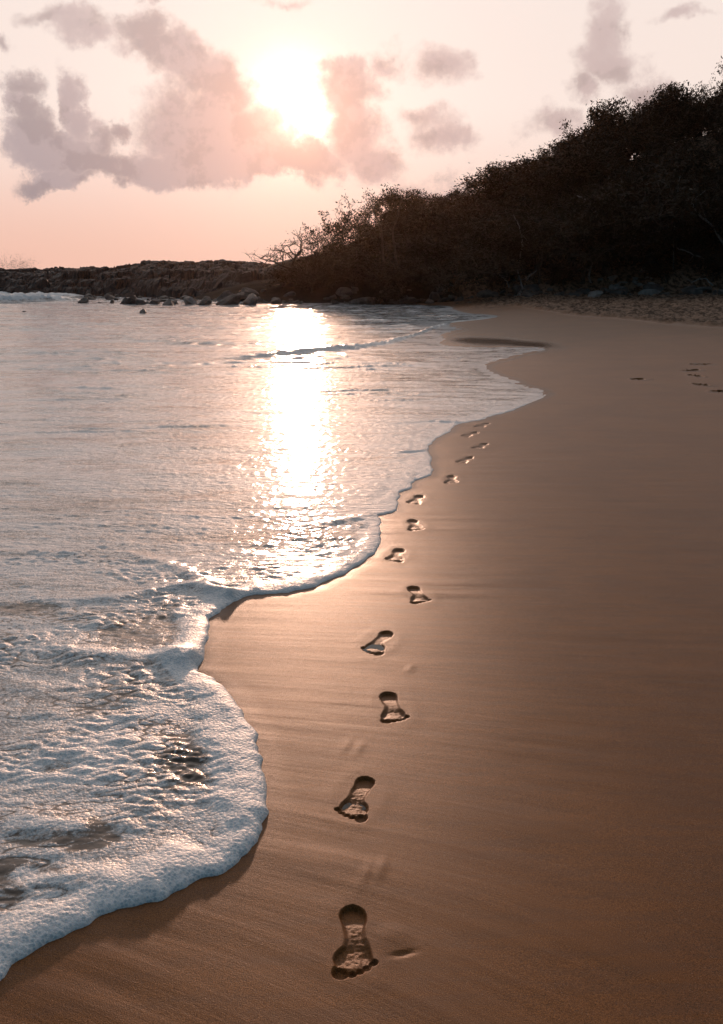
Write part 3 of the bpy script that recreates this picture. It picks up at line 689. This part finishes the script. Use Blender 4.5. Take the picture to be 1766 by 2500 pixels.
# hill body: same terrain function, dark leaf litter and soil, sheet laid just over the sand
def build_hill():
    xs = np.concatenate([np.arange(-13, 45, 0.22), np.arange(45, 90, 2.0)]); ts = np.concatenate([np.arange(-1.0, 26, 0.25), np.arange(27, 80, 3)])
    X, T = np.meshgrid(xs, ts, indexing='ij')
    Y = np.interp(X, HBX, HBY)+T; Z = ground(X, Y)+0.03+0.10*fbm(X/0.8, Y/0.8, 221, 4)*sst(T, 0, 2)
    w = 0.35*fbm(X/1.0, Y/1.0, 223, 3)+T
    Z = np.where(w > 0.0, Z, ground(X, Y)-0.08)
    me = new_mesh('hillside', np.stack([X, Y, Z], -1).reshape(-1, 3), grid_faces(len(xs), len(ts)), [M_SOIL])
    link('hillside', me, 'dark earth slope under the coastal scrub', 'hill', kind='structure')
build_hill()

# ------------------------------------------------------------------ boulders
def rock_mesh(seed, mat, flat=0.7):
    import bmesh
    bm = bmesh.new(); bmesh.ops.create_icosphere(bm, subdivisions=3, radius=1.0)
    r = np.random.default_rng(seed)
    planes = [(v/np.linalg.norm(v), r.uniform(0.42, 0.72)) for v in r.normal(size=(10, 3))]
    for v in bm.verts:
        p = np.array(v.co)
        for nrm_, d in planes:
            k = p@nrm_-d
            if k > 0: p = p-nrm_*k*0.93
        p = p*(1+0.05*math.sin(5*p[0]+seed)*math.cos(4*p[1]+seed*2))+r.normal(size=3)*0.012
        v.co = Vector(p*np.array([1, 0.85, flat]))
    me = bpy.data.meshes.new('boulder'); bm.to_mesh(me); bm.free(); me.materials.append(mat); return me
RK = [rock_mesh(300+i, M_ROCK, 0.6+0.1*(i % 3)) for i in range(9)]
RP = [rock_mesh(340+i, M_PALE, 0.55) for i in range(4)]
def put_rock(x, y, s, label, group, pale=False, sink=0.3, z=None, tilt=0.5):
    g = float(ground(x, y)) if z is None else z
    o = link('boulder', (RP if pale else RK)[rng.integers(0, 4 if pale else 9)], label, 'boulder', group)
    o.location = (x, y, g+s*0.55*(1-2*sink)*0.7); o.rotation_euler = (rng.uniform(-tilt, tilt), rng.uniform(-tilt, tilt), rng.uniform(0, 6.28))
    o.scale = (s*rng.uniform(.8, 1.3), s*rng.uniform(.8, 1.2), s*rng.uniform(.7, 1.05)); return o
for k in range(135):
    x = rng.uniform(-8, 19); t = rng.normal(0.7, 1.0); s = min(0.6, 0.16+rng.exponential(0.13))
    if x > 3: t = abs(t)*0.8-0.25
    y = float(np.interp(x, HBX, HBY))+t
    put_rock(x, y, s, 'dark rounded boulder in the rubble along the foot of the scrub hill', 'boulders along the foot of the hill', z=float(ground(x, y)) if x > 0 else max(float(ground(x, y)), -0.02))
# the rubble in the shallow water before the headland
for k in range(95):
    px = rng.uniform(215, 720); py = rng.uniform(718, 746)-abs(px-520)*0.01
    x, y = on_ground(px, py)
    if y > 60: y = rng.uniform(48, 58)
    put_rock(x, y, min(0.5, 0.15+rng.exponential(0.12)), 'wet dark rock in the rubble between the headland and the water', 'rocks in the shallows before the headland', z=-0.02, sink=0.25)
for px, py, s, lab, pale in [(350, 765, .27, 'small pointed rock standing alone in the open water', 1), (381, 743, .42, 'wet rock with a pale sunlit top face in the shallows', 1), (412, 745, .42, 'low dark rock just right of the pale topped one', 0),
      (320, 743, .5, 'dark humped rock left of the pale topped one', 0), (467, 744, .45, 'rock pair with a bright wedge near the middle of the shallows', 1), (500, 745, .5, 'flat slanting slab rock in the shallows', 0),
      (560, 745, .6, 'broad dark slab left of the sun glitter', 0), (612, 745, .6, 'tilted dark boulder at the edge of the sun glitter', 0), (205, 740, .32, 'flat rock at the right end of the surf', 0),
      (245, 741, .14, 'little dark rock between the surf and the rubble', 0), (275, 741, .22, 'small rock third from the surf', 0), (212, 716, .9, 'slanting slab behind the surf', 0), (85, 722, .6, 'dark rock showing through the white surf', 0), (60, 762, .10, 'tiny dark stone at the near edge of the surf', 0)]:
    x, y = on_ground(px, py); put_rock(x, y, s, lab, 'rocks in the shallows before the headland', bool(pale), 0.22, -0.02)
# loose stones where beach and boulders meet on the right, and the pale outcrop
for k in range(18):
    px = rng.uniform(1130, 1766); x, y = on_ground(px, 752, 0.25); yb_ = float(np.interp(x, HBX, HBY)); y = yb_-rng.uniform(0.2, 1.8)
    put_rock(x, y, rng.uniform(0.08, 0.2), 'small stone on the sand in front of the boulder line', 'stones on the beach')
for k in range(18):
    px, py = [(1560+rng.normal()*28, 692+rng.normal()*9), (1520+rng.normal()*30, 722+rng.normal()*9)][k % 2]
    Y = 40.5+rng.uniform(0, 1.5); p = at_depth(px, py, Y)
    put_rock(p[0], Y, rng.uniform(.16, .42), 'pale angular stone of the light outcrop at the foot of the hill', 'pale rocks of the outcrop', True, 0.3, z=max(float(ground(p[0], Y)), 0.1))
for px, py, s, lab in [(1590, 690, .55, 'largest pale slab of the light rock outcrop'), (1712, 742, .5, 'large round boulder near the right end of the boulder line'), (1450, 738, .42, 'smooth grey boulder in the middle of the boulder line'), (1000, 738, .45, 'rounded boulder behind the far water edge')]:
    Y = 39.0 if px > 1300 else 42; p = at_depth(px, py, Y); put_rock(p[0], Y, s, lab, 'boulders along the foot of the hill', px == 1590 or px == 1450, 0.2)

W1 = 'first second third fourth fifth sixth seventh eighth ninth tenth eleventh twelfth thirteenth fourteenth fifteenth sixteenth seventeenth eighteenth nineteenth'.split()
def ordn(k):
    k += 1
    if k < 20: return W1[k-1]
    t = {2: 'twent', 3: 'thirt', 4: 'fort'}[k//10]
    return t+'ieth' if k % 10 == 0 else t+'y-'+W1[k % 10-1]
# ------------------------------------------------------------------ trees and shrubs
def tube_mesh(segs, nside=5):
    """segs: list of (points (n,3), radii (n))"""
    V = []; Fq = []; nv = 0
    for P, rad in segs:
        P = np.asarray(P, float); n = len(P)
        for i in range(n):
            d = P[min(i+1, n-1)]-P[max(i-1, 0)]; d /= np.linalg.norm(d)+1e-9
            a = np.cross(d, (0.3, 0.1, 0.95) if abs(d[2]) < 0.9 else (1, 0, 0)); a /= np.linalg.norm(a); b = np.cross(d, a)
            for j in range(nside):
                th = 2*math.pi*j/nside; V.append(P[i]+rad[i]*(math.cos(th)*a+math.sin(th)*b))
        for i in range(n-1):
            for j in range(nside):
                Fq.append((nv+i*nside+j, nv+i*nside+(j+1) % nside, nv+(i+1)*nside+(j+1) % nside, nv+(i+1)*nside+j))
        nv += n*nside
    return V, Fq
def grow(seed, height, spread, levels=4, sparse=False, leanx=0.0):
    r = np.random.default_rng(seed); segs = []; tips = []
    def branch(p, d, L, rad, lev):
        n = 5; pts = [p.copy()]; rads = [rad]
        for i in range(n):
            d = d+r.normal(size=3)*0.20+np.array([0, 0, 0.05 if lev < 2 else -0.02]); d /= np.linalg.norm(d)
            p = p+d*L/n; pts.append(p.copy()); rads.append(rad*(1-0.5*(i+1)/n))
        segs.append((pts, rads))
        if lev >= levels: tips.append((p.copy(), d.copy())); tips.append((np.array(pts[3]), d.copy())); return
        nb = r.integers(3, 5) if lev else r.integers(4, 6)
        for k in range(nb):
            q = np.array(pts[r.integers(2, n+1)]) if k else p
            az = r.uniform(0, 6.28); out = np.array([math.cos(az), math.sin(az), r.uniform(-0.1, 0.6)])
            nd = d*0.65+out*spread*r.uniform(0.6, 1.2); nd /= np.linalg.norm(nd)
            branch(q, nd, L*r.uniform(0.58, 0.82), rad*0.52, lev+1)
    branch(np.zeros(3), np.array([leanx, 0.05, 1.0]), height*(0.36 if sparse else 0.20), height*0.022, 0)
    A = np.array([t[0] for t in tips]); return segs, tips, A
def leaf_mesh(tips, seed, per, size, droop, fill=0.85, clump=0.2):
    r = np.random.default_rng(seed); V = []
    tips = [t for t in tips if r.random() < fill]
    for p, d in tips:
        n = int(per*r.uniform(0.5, 1.4)); c = p+r.normal(size=3)*0.04
        for k in range(n):
            o = c+r.normal(size=3)*clump*np.array([1, 1, 0.8]); ld = r.normal(size=3)+d*0.5+np.array([0, 0, -droop]); ld /= np.linalg.norm(ld)
            w = np.cross(ld, r.normal(size=3)); w /= np.linalg.norm(w)+1e-9; L = size*r.uniform(0.6, 1.4); W = L*r.uniform(0.13, 0.22)
            V += [o, o+ld*L*0.45+w*W, o+ld*L, o+ld*L*0.5-w*W]
    return np.array(V), np.arange(len(V)).reshape(-1, 4)
PROTO = {}
def proto(kind, i):
    key = (kind, i)
    if key in PROTO: return PROTO[key]
    H, spread, lv, per, size, droop, fill, cl = {'bushy': (4.2, 0.95, 4, 11, 0.21, 0.5, 0.92, 0.20), 'sparse': (4.4, 0.80, 4, 9, 0.19, 0.7, 0.5, 0.13),
        'shrub': (2.2, 1.2, 3, 34, 0.15, 0.25, 1.0, 0.24), 'twiggy': (2.4, 0.9, 4, 4, 0.10, 0.5, 0.35, 0.10)}[kind]
    segs, tips, A = grow(hash_key(kind)+i*13, H, spread, lv, kind == 'sparse')
    top = A[:, 2].max(); sc_ = H/top
    segs = [(np.array(p)*sc_, np.array(rr)*sc_) for p, rr in segs]; tips = [(p*sc_, d) for p, d in tips]
    V, Fq = tube_mesh(segs, 5); tm = new_mesh('trunk', V, np.array(Fq), [M_BARK])
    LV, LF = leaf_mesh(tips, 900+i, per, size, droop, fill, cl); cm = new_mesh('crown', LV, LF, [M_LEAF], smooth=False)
    PROTO[key] = (tm, cm, H); return PROTO[key]
def hash_key(k): return sum(ord(c)*(i+1) for i, c in enumerate(k))
def tree(kind, i, x, y, h, label, cat, group, zoff=-0.08, wid=1.0, rot=None):
    tm, cm, H = proto(kind, i); s = h/H
    root = link({'bushy': 'coastal_tree', 'sparse': 'coastal_tree', 'shrub': 'shrub', 'twiggy': 'bare_shrub'}[kind], None, label, cat, group)
    root.location = (x, y, float(ground(x, y))+zoff); root.rotation_euler = (0, 0, rng.uniform(0, 6.28) if rot is None else rot); root.scale = (s*wid, s*wid, s)
    link('trunk', tm, parent=root); link('crown', cm, parent=root); return root
SIL = [(735,563),(760,552),(800,560),(838,480),(870,500),(905,470),(935,458),(985,455),(1010,462),(1060,492),(1100,455),(1135,462),(1170,430),(1215,408),(1250,385),(1300,362),
       (1345,348),(1400,335),(1415,300),(1450,285),(1490,245),(1530,240),(1580,262),(1605,222),(1650,206),(1700,203),(1740,185),(1775,165),(1830,140),(1900,100)]
sx_ = [p[0] for p in SIL]; sy_ = [p[1] for p in SIL]
def col_of(px): return np.interp(px, sx_, sy_)
special = {735: 'lone spreading bush at the left tip of the hill crest', 800: 'low bush beside the crest tip, behind the flat topped bare shrub', 838: 'tall sparse tree with bare fan of twigs against the sky', 935: 'sparse tree with tufts of leaves right of the bare twigged one',
           1170: 'thin topped tree above the middle of the slope', 1345: 'feathery tree where the skyline begins to steepen', 1490: 'round topped tree standing out of the skyline', 1605: 'leafy see-through tree on the upper skyline', 1740: 'highest tree at the right edge of the picture'}
for k, (px, py) in enumerate(SIL):
    kind = 'sparse' if px < 960 or px in (1170, 1345, 1605, 1740) else 'bushy'
    Y = 51.0+(k % 3)*1.6-(3.0 if px < 850 else 0)
    p = at_depth(px, py, Y); g = float(ground(p[0], Y)); h = p[2]-g
    if h < 0.8: h = 0.8
    h = h*1.03
    if h > 6.5: Y += 3; p = at_depth(px, py, Y); g = float(ground(p[0], Y)); h = p[2]-g
    wid = min(1.9, max(0.75, 3.4/max(h, 1)*0.8))
    if px < 820 and h < 2.6: kind = 'twiggy' if k == 0 else 'sparse'; wid = 1.3
    tree(kind, k % 4, p[0], Y, h, special.get(px, ordn(k)+' from the left of the tall trees on the skyline of the slope'), 'tree', 'trees on the skyline of the hill', wid=wid)
for k in range(34):
    px = 960+k*27+rng.uniform(-9, 9); Y = 50.5+rng.uniform(0, 3.5); p = at_depth(px, col_of(px)+rng.uniform(26, 80)+(25 if px < 1000 else 0), Y); g = float(ground(p[0], Y)); h = min(max(p[2]-g, 1.2), 5.5)
    tree('shrub' if h < 2.4 else 'bushy', k % 3, p[0], Y, h, ordn(k)+' from the left among the leafy bushes filling the skyline between taller crowns', 'bush', 'bushes along the crest', wid=min(1.7, 1.0+1.4/h))
# slope trees, below the skyline
for row, (Y0, lo, hi, n) in enumerate([(48.5, 0.30, 0.75, 22), (45.5, 0.45, 0.62, 22), (43.0, 0.6, 0.45, 16)]):
    for k in range(n):
        px = 900+(k+rng.uniform(0.2, 0.8))/n*1030; Y = Y0+rng.uniform(-0.8, 0.8)-0.12*max(0, (px-1100)/100)
        top = col_of(px); foot = 735; py = top+(foot-top)*(lo*0.45+rng.uniform(0.02, 0.16)+row*0.06)
        py += 34*max(0, min(1, (1120-px)/150)); p = at_depth(px, py, Y); g = float(ground(p[0], Y)); h = min(max(p[2]-g, 0.9), 6.0)
        tree('bushy' if row < 2 else ('bushy' if k % 2 else 'sparse'), (k+row) % 4, p[0], Y, h, ordn(k)+' from the left in the '+('back', 'middle', 'front')[row]+' row of dark trees covering the slope', 'tree', 'trees on the slope', wid=min(1.6, 1.0+1.2/h))
for k in range(30):
    px = 730+(k+rng.uniform(0, 1))/30*1150; Y = float(np.interp(at_depth(px, 700, 42)[0], HBX, HBY))+rng.uniform(1.6, 6)
    p = at_depth(px, 700, Y); tree('shrub' if k % 3 else 'twiggy', k % 3, p[0], Y, rng.uniform(0.9, 1.9), ordn(k)+' from the left of the low dark shrubs behind the boulders', 'shrub', 'shrubs at the foot of the slope', wid=1.3)
for k in range(14):
    px = 690+k*14+rng.uniform(-6, 6); p = at_depth(px, 620, 46.5+rng.uniform(-1, 2)); tree('twiggy' if k % 2 else 'shrub', k % 3, p[0], p[1], rng.uniform(0.7, 1.3), ordn(k)+' from the left of the scraggy shrubs on the left shoulder of the hill', 'shrub', 'shrubs on the left shoulder', wid=1.5)

def img_x(o):
    p = np.array(o.location)-np.array([0, 0, CAM_H]); f = p[1]*cp-p[2]*sp_
    return CX+F*p[0]/f
def relabel(test, key):
    cl = {}
    for o in [o for o in COL.objects if o.parent is None and o.get('label') and test(o)]:
        cl.setdefault(key(o), []).append(o)
    for k, L in cl.items():
        L.sort(key=img_x)
        for i, o in enumerate(L): o['label'] = (ordn(i)+' from the left of the '+k) if len(L) > 1 else 'only one of the '+k
def size_word(o):
    s = o.scale[0]
    return 'small' if s < 0.24 else ('middling' if s < 0.36 else 'large')
def hill_place(o):
    x = img_x(o); t = o.location.y-float(np.interp(o.location.x, HBX, HBY)); fr = 'front' if t < 0.5 else 'upper'
    pl = 'right of the headland' if x < 700 else 'behind the sun glitter' if x < 850 else 'below the twin bare trees' if x < 1000 else 'behind the far swash edge' if x < 1200 else 'by the thin dead stem' if x < 1400 else 'by the bent dead tree' if x < 1560 else 'at the right edge'
    return size_word(o)+' dark '+fr+' boulders '+pl
relabel(lambda o: o['label'].startswith('dark rounded boulder in the rubble'), hill_place)
relabel(lambda o: o['label'].startswith('wet dark rock in the rubble'), lambda o: size_word(o)+' wet rocks '+('near open water' if o.location.y < 45 else 'in mid rubble' if o.location.y < 50 else 'under headland')+(' by the surf' if img_x(o) < 380 else ' in mid bay' if img_x(o) < 550 else ' by sun glitter'))
relabel(lambda o: o['label'].startswith('small stone on the sand'), lambda o: 'small loose stones on sand before the boulders')
relabel(lambda o: o['label'].startswith('pale angular stone'), lambda o: size_word(o)+' pale stones of the light outcrop')
relabel(lambda o: o['label'] == 'SCUFF', lambda o: 'blurred scuffed footprints in the '+('nearer' if o.location.y < 13.5 else 'farther')+' row up the beach')
# ------------------------------------------------------------------ dead wood
def py0(pts): return min(p[1] for p in pts)
def limb(pts, Y, r0, r1, label, name='dead_branch', cat='dead branch', mat=None, dY=None, twigs=2):
    Y = Y+(2.6 if Y < 41 and py0(pts) < 640 else 0)
    P = [at_depth(px, py, Y+(0 if dY is None else dY*i)) for i, (px, py) in enumerate(pts)]
    P = densify(np.array(P), 0.0) if False else np.array(P)
    out = []
    for i in range(len(P)-1):
        for j in range(4): out.append(P[i]+(P[i+1]-P[i])*j/4+rng.normal(size=3)*0.02)
    out.append(P[-1]); out = np.array(out); n = len(out); rad = 0.65*np.linspace(r0, r1, n)*(1+0.15*rng.normal(size=n))
    segs = [(out, rad)]
    for k in range(twigs):
        i = rng.integers(n//3, n-1); d = rng.normal(size=3)+np.array([0, 0, .4]); d /= np.linalg.norm(d); L = rng.uniform(.3, .8)
        segs.append(([out[i], out[i]+d*L*.5, out[i]+d*L+rng.normal(size=3)*.08], [rad[i]*.6, rad[i]*.4, rad[i]*.15]))
    org = out[0].copy(); segs = [(np.array(p)-org, r) for p, r in segs]
    V, Fq = tube_mesh(segs, 6); return link(name, new_mesh(name, V, np.array(Fq), [mat or M_DEAD]), label, cat, 'dead wood on the hill', loc=org)
limb([(1441,722),(1441,658),(1452,600),(1462,550),(1460,519),(1444,501),(1430,487),(1409,477)], 39.2, .085, .04, 'dead tree with a pale broken limb bent to the left', 'dead_tree', 'dead tree')
limb([(1447,606),(1432,592),(1416,581)], 39.2, .05, .03, 'short bleached stub below the bent broken limb')
limb([(1262,735),(1266,644),(1276,600),(1275,575),(1266,547),(1254,524)], 40.5, .06, .022, 'thin pale dead stem in the middle of the slope', 'dead_tree', 'dead tree')
limb([(1800,740),(1790,640),(1766,595),(1741,554),(1702,515),(1688,493),(1705,478),(1723,465)], 37.8, .09, .025, 'forked pale dead trunk leaning out at the right edge', 'dead_tree', 'dead tree')
limb([(1738,552),(1722,530),(1716,518)], 37.8, .045, .02, 'pale stub on the leaning trunk at the right edge')
limb([(1640,735),(1645,640),(1647,550),(1654,494),(1661,431)], 39.0, .06, .02, 'straight thin grey dead stem left of the forked trunk', 'dead_tree', 'dead tree')
limb([(1645,572),(1625,545),(1602,528)], 39.0, .03, .015, 'thin pale branch pointing left from the grey stem')
limb([(1723,634),(1700,624),(1678,615),(1654,606)], 38.0, .05, .04, 'bleached log jutting out of the dark scrub')
limb([(1741,698),(1732,688),(1723,679),(1705,683),(1687,690)], 37.2, .05, .025, 'crooked pale branch arched over the boulders')
limb([(1605,735),(1620,730),(1636,728),(1652,730),(1668,736)], 37.2, .08, .05, 'pale driftwood log lying on the boulders', 'driftwood_log', 'driftwood', twigs=1)
limb([(1235,748),(1250,741),(1263,728),(1272,712),(1278,702)], 40.2, .05, .12, 'leaning club shaped pale driftwood at the beach edge', 'driftwood_log', 'driftwood', twigs=3)
limb([(1242,700),(1242,693),(1231,679),(1215,667),(1200,658)], 40.8, .05, .025, 'pale branch slanting up to the left above the boulders')
limb([(1436,660),(1428,653),(1412,644),(1395,637)], 39.3, .05, .02, 'small bleached branch left of the dead tree foot')
limb([(1285,684),(1300,670),(1312,660)], 40.3, .035, .02, 'little pale branch beside the thin dead stem')
limb([(655,652),(649,645),(633,639),(616,633),(607,624),(599,617)], 45.5, .035, .012, 'bare thin branch sticking up where rocks meet the hill', mat=M_BARK, twigs=4)
limb([(640,652),(700,600),(738,590)], 46.5, .03, .01, 'bare twiggy branch leaning over the crest tip', mat=M_BARK, twigs=6)
for k, (pts) in enumerate([[(940,735),(938,640),(930,560),(905,500)], [(965,735),(968,650),(960,560),(985,480)], [(1395,735),(1392,660),(1385,600)], [(1475,735),(1470,670),(1480,600)], [(1320,735),(1318,650),(1335,590)]]):
    limb(pts, 42.6 if k < 2 else 39.8, .13, .05, ['dark bare trunk rising left of its twin at the slope foot', 'dark bare trunk rising right of its twin at the slope foot', 'dark trunk left of the dead tree', 'dark trunk right of the dead tree', 'dark curved trunk below the middle of the slope'][k], 'bare_tree', 'bare tree', M_BARK, twigs=5)

# ------------------------------------------------------------------ sea spray at the far left
def build_spray():
    V = []; Fq = []; oct_ = np.array([(1,0,0),(-1,0,0),(0,1,0),(0,-1,0),(0,0,1),(0,0,-1)], float); of = [(0,2,4),(2,1,4),(1,3,4),(3,0,4),(2,0,5),(1,2,5),(3,1,5),(0,3,5)]
    for k in range(900):
        c = rng.random()
        px, py = (rng.normal(52, 20), 655-abs(rng.normal(0, 1))*14) if c < 0.5 else (rng.normal(2, 26), 655-abs(rng.normal(0, 1))*17)
        p = at_depth(px, py, 66+rng.uniform(-.4, .4)); s = rng.uniform(.010, .026)
        Fq += [tuple(len(V)+i for i in f) for f in of]; V += list(p+oct_*s)
    me = new_mesh('sea_spray', V, np.array(Fq), [M_SPRAY]); link('sea_spray', me, 'burst of spray drops thrown up behind the headland', 'spray', kind='stuff')
build_spray()
# ------------------------------------------------------------------ haze box added for the warm veil of light near the sun
def build_haze():
    x0, x1, y0, y1, z0, z1 = -90, 95, -20, 130, -2, 22
    V = [(x, y, z) for z in (z0, z1) for x, y in ((x0, y0), (x1, y0), (x1, y1), (x0, y1))]
    Fq = [(0, 3, 2, 1), (4, 5, 6, 7), (0, 1, 5, 4), (1, 2, 6, 5), (2, 3, 7, 6), (3, 0, 4, 7)]
    m = bpy.data.materials.new('veil_haze'); m.use_nodes = True; t = m.node_tree; t.nodes.clear(); N = NT(t)
    v = N.n('ShaderNodeVolumePrincipled'); v.inputs['Density'].default_value = 0.00013; v.inputs['Anisotropy'].default_value = 0.91; v.inputs['Color'].default_value = (0.95, 0.62, 0.42, 1)
    o = N.n('ShaderNodeOutputMaterial'); t.links.new(v.outputs[0], o.inputs['Volume'])
    link('haze', new_mesh('haze', V, np.array(Fq), [m], smooth=False), 'thin warm haze added over the bay for the veil near the sun', 'haze', kind='stuff')
build_haze()
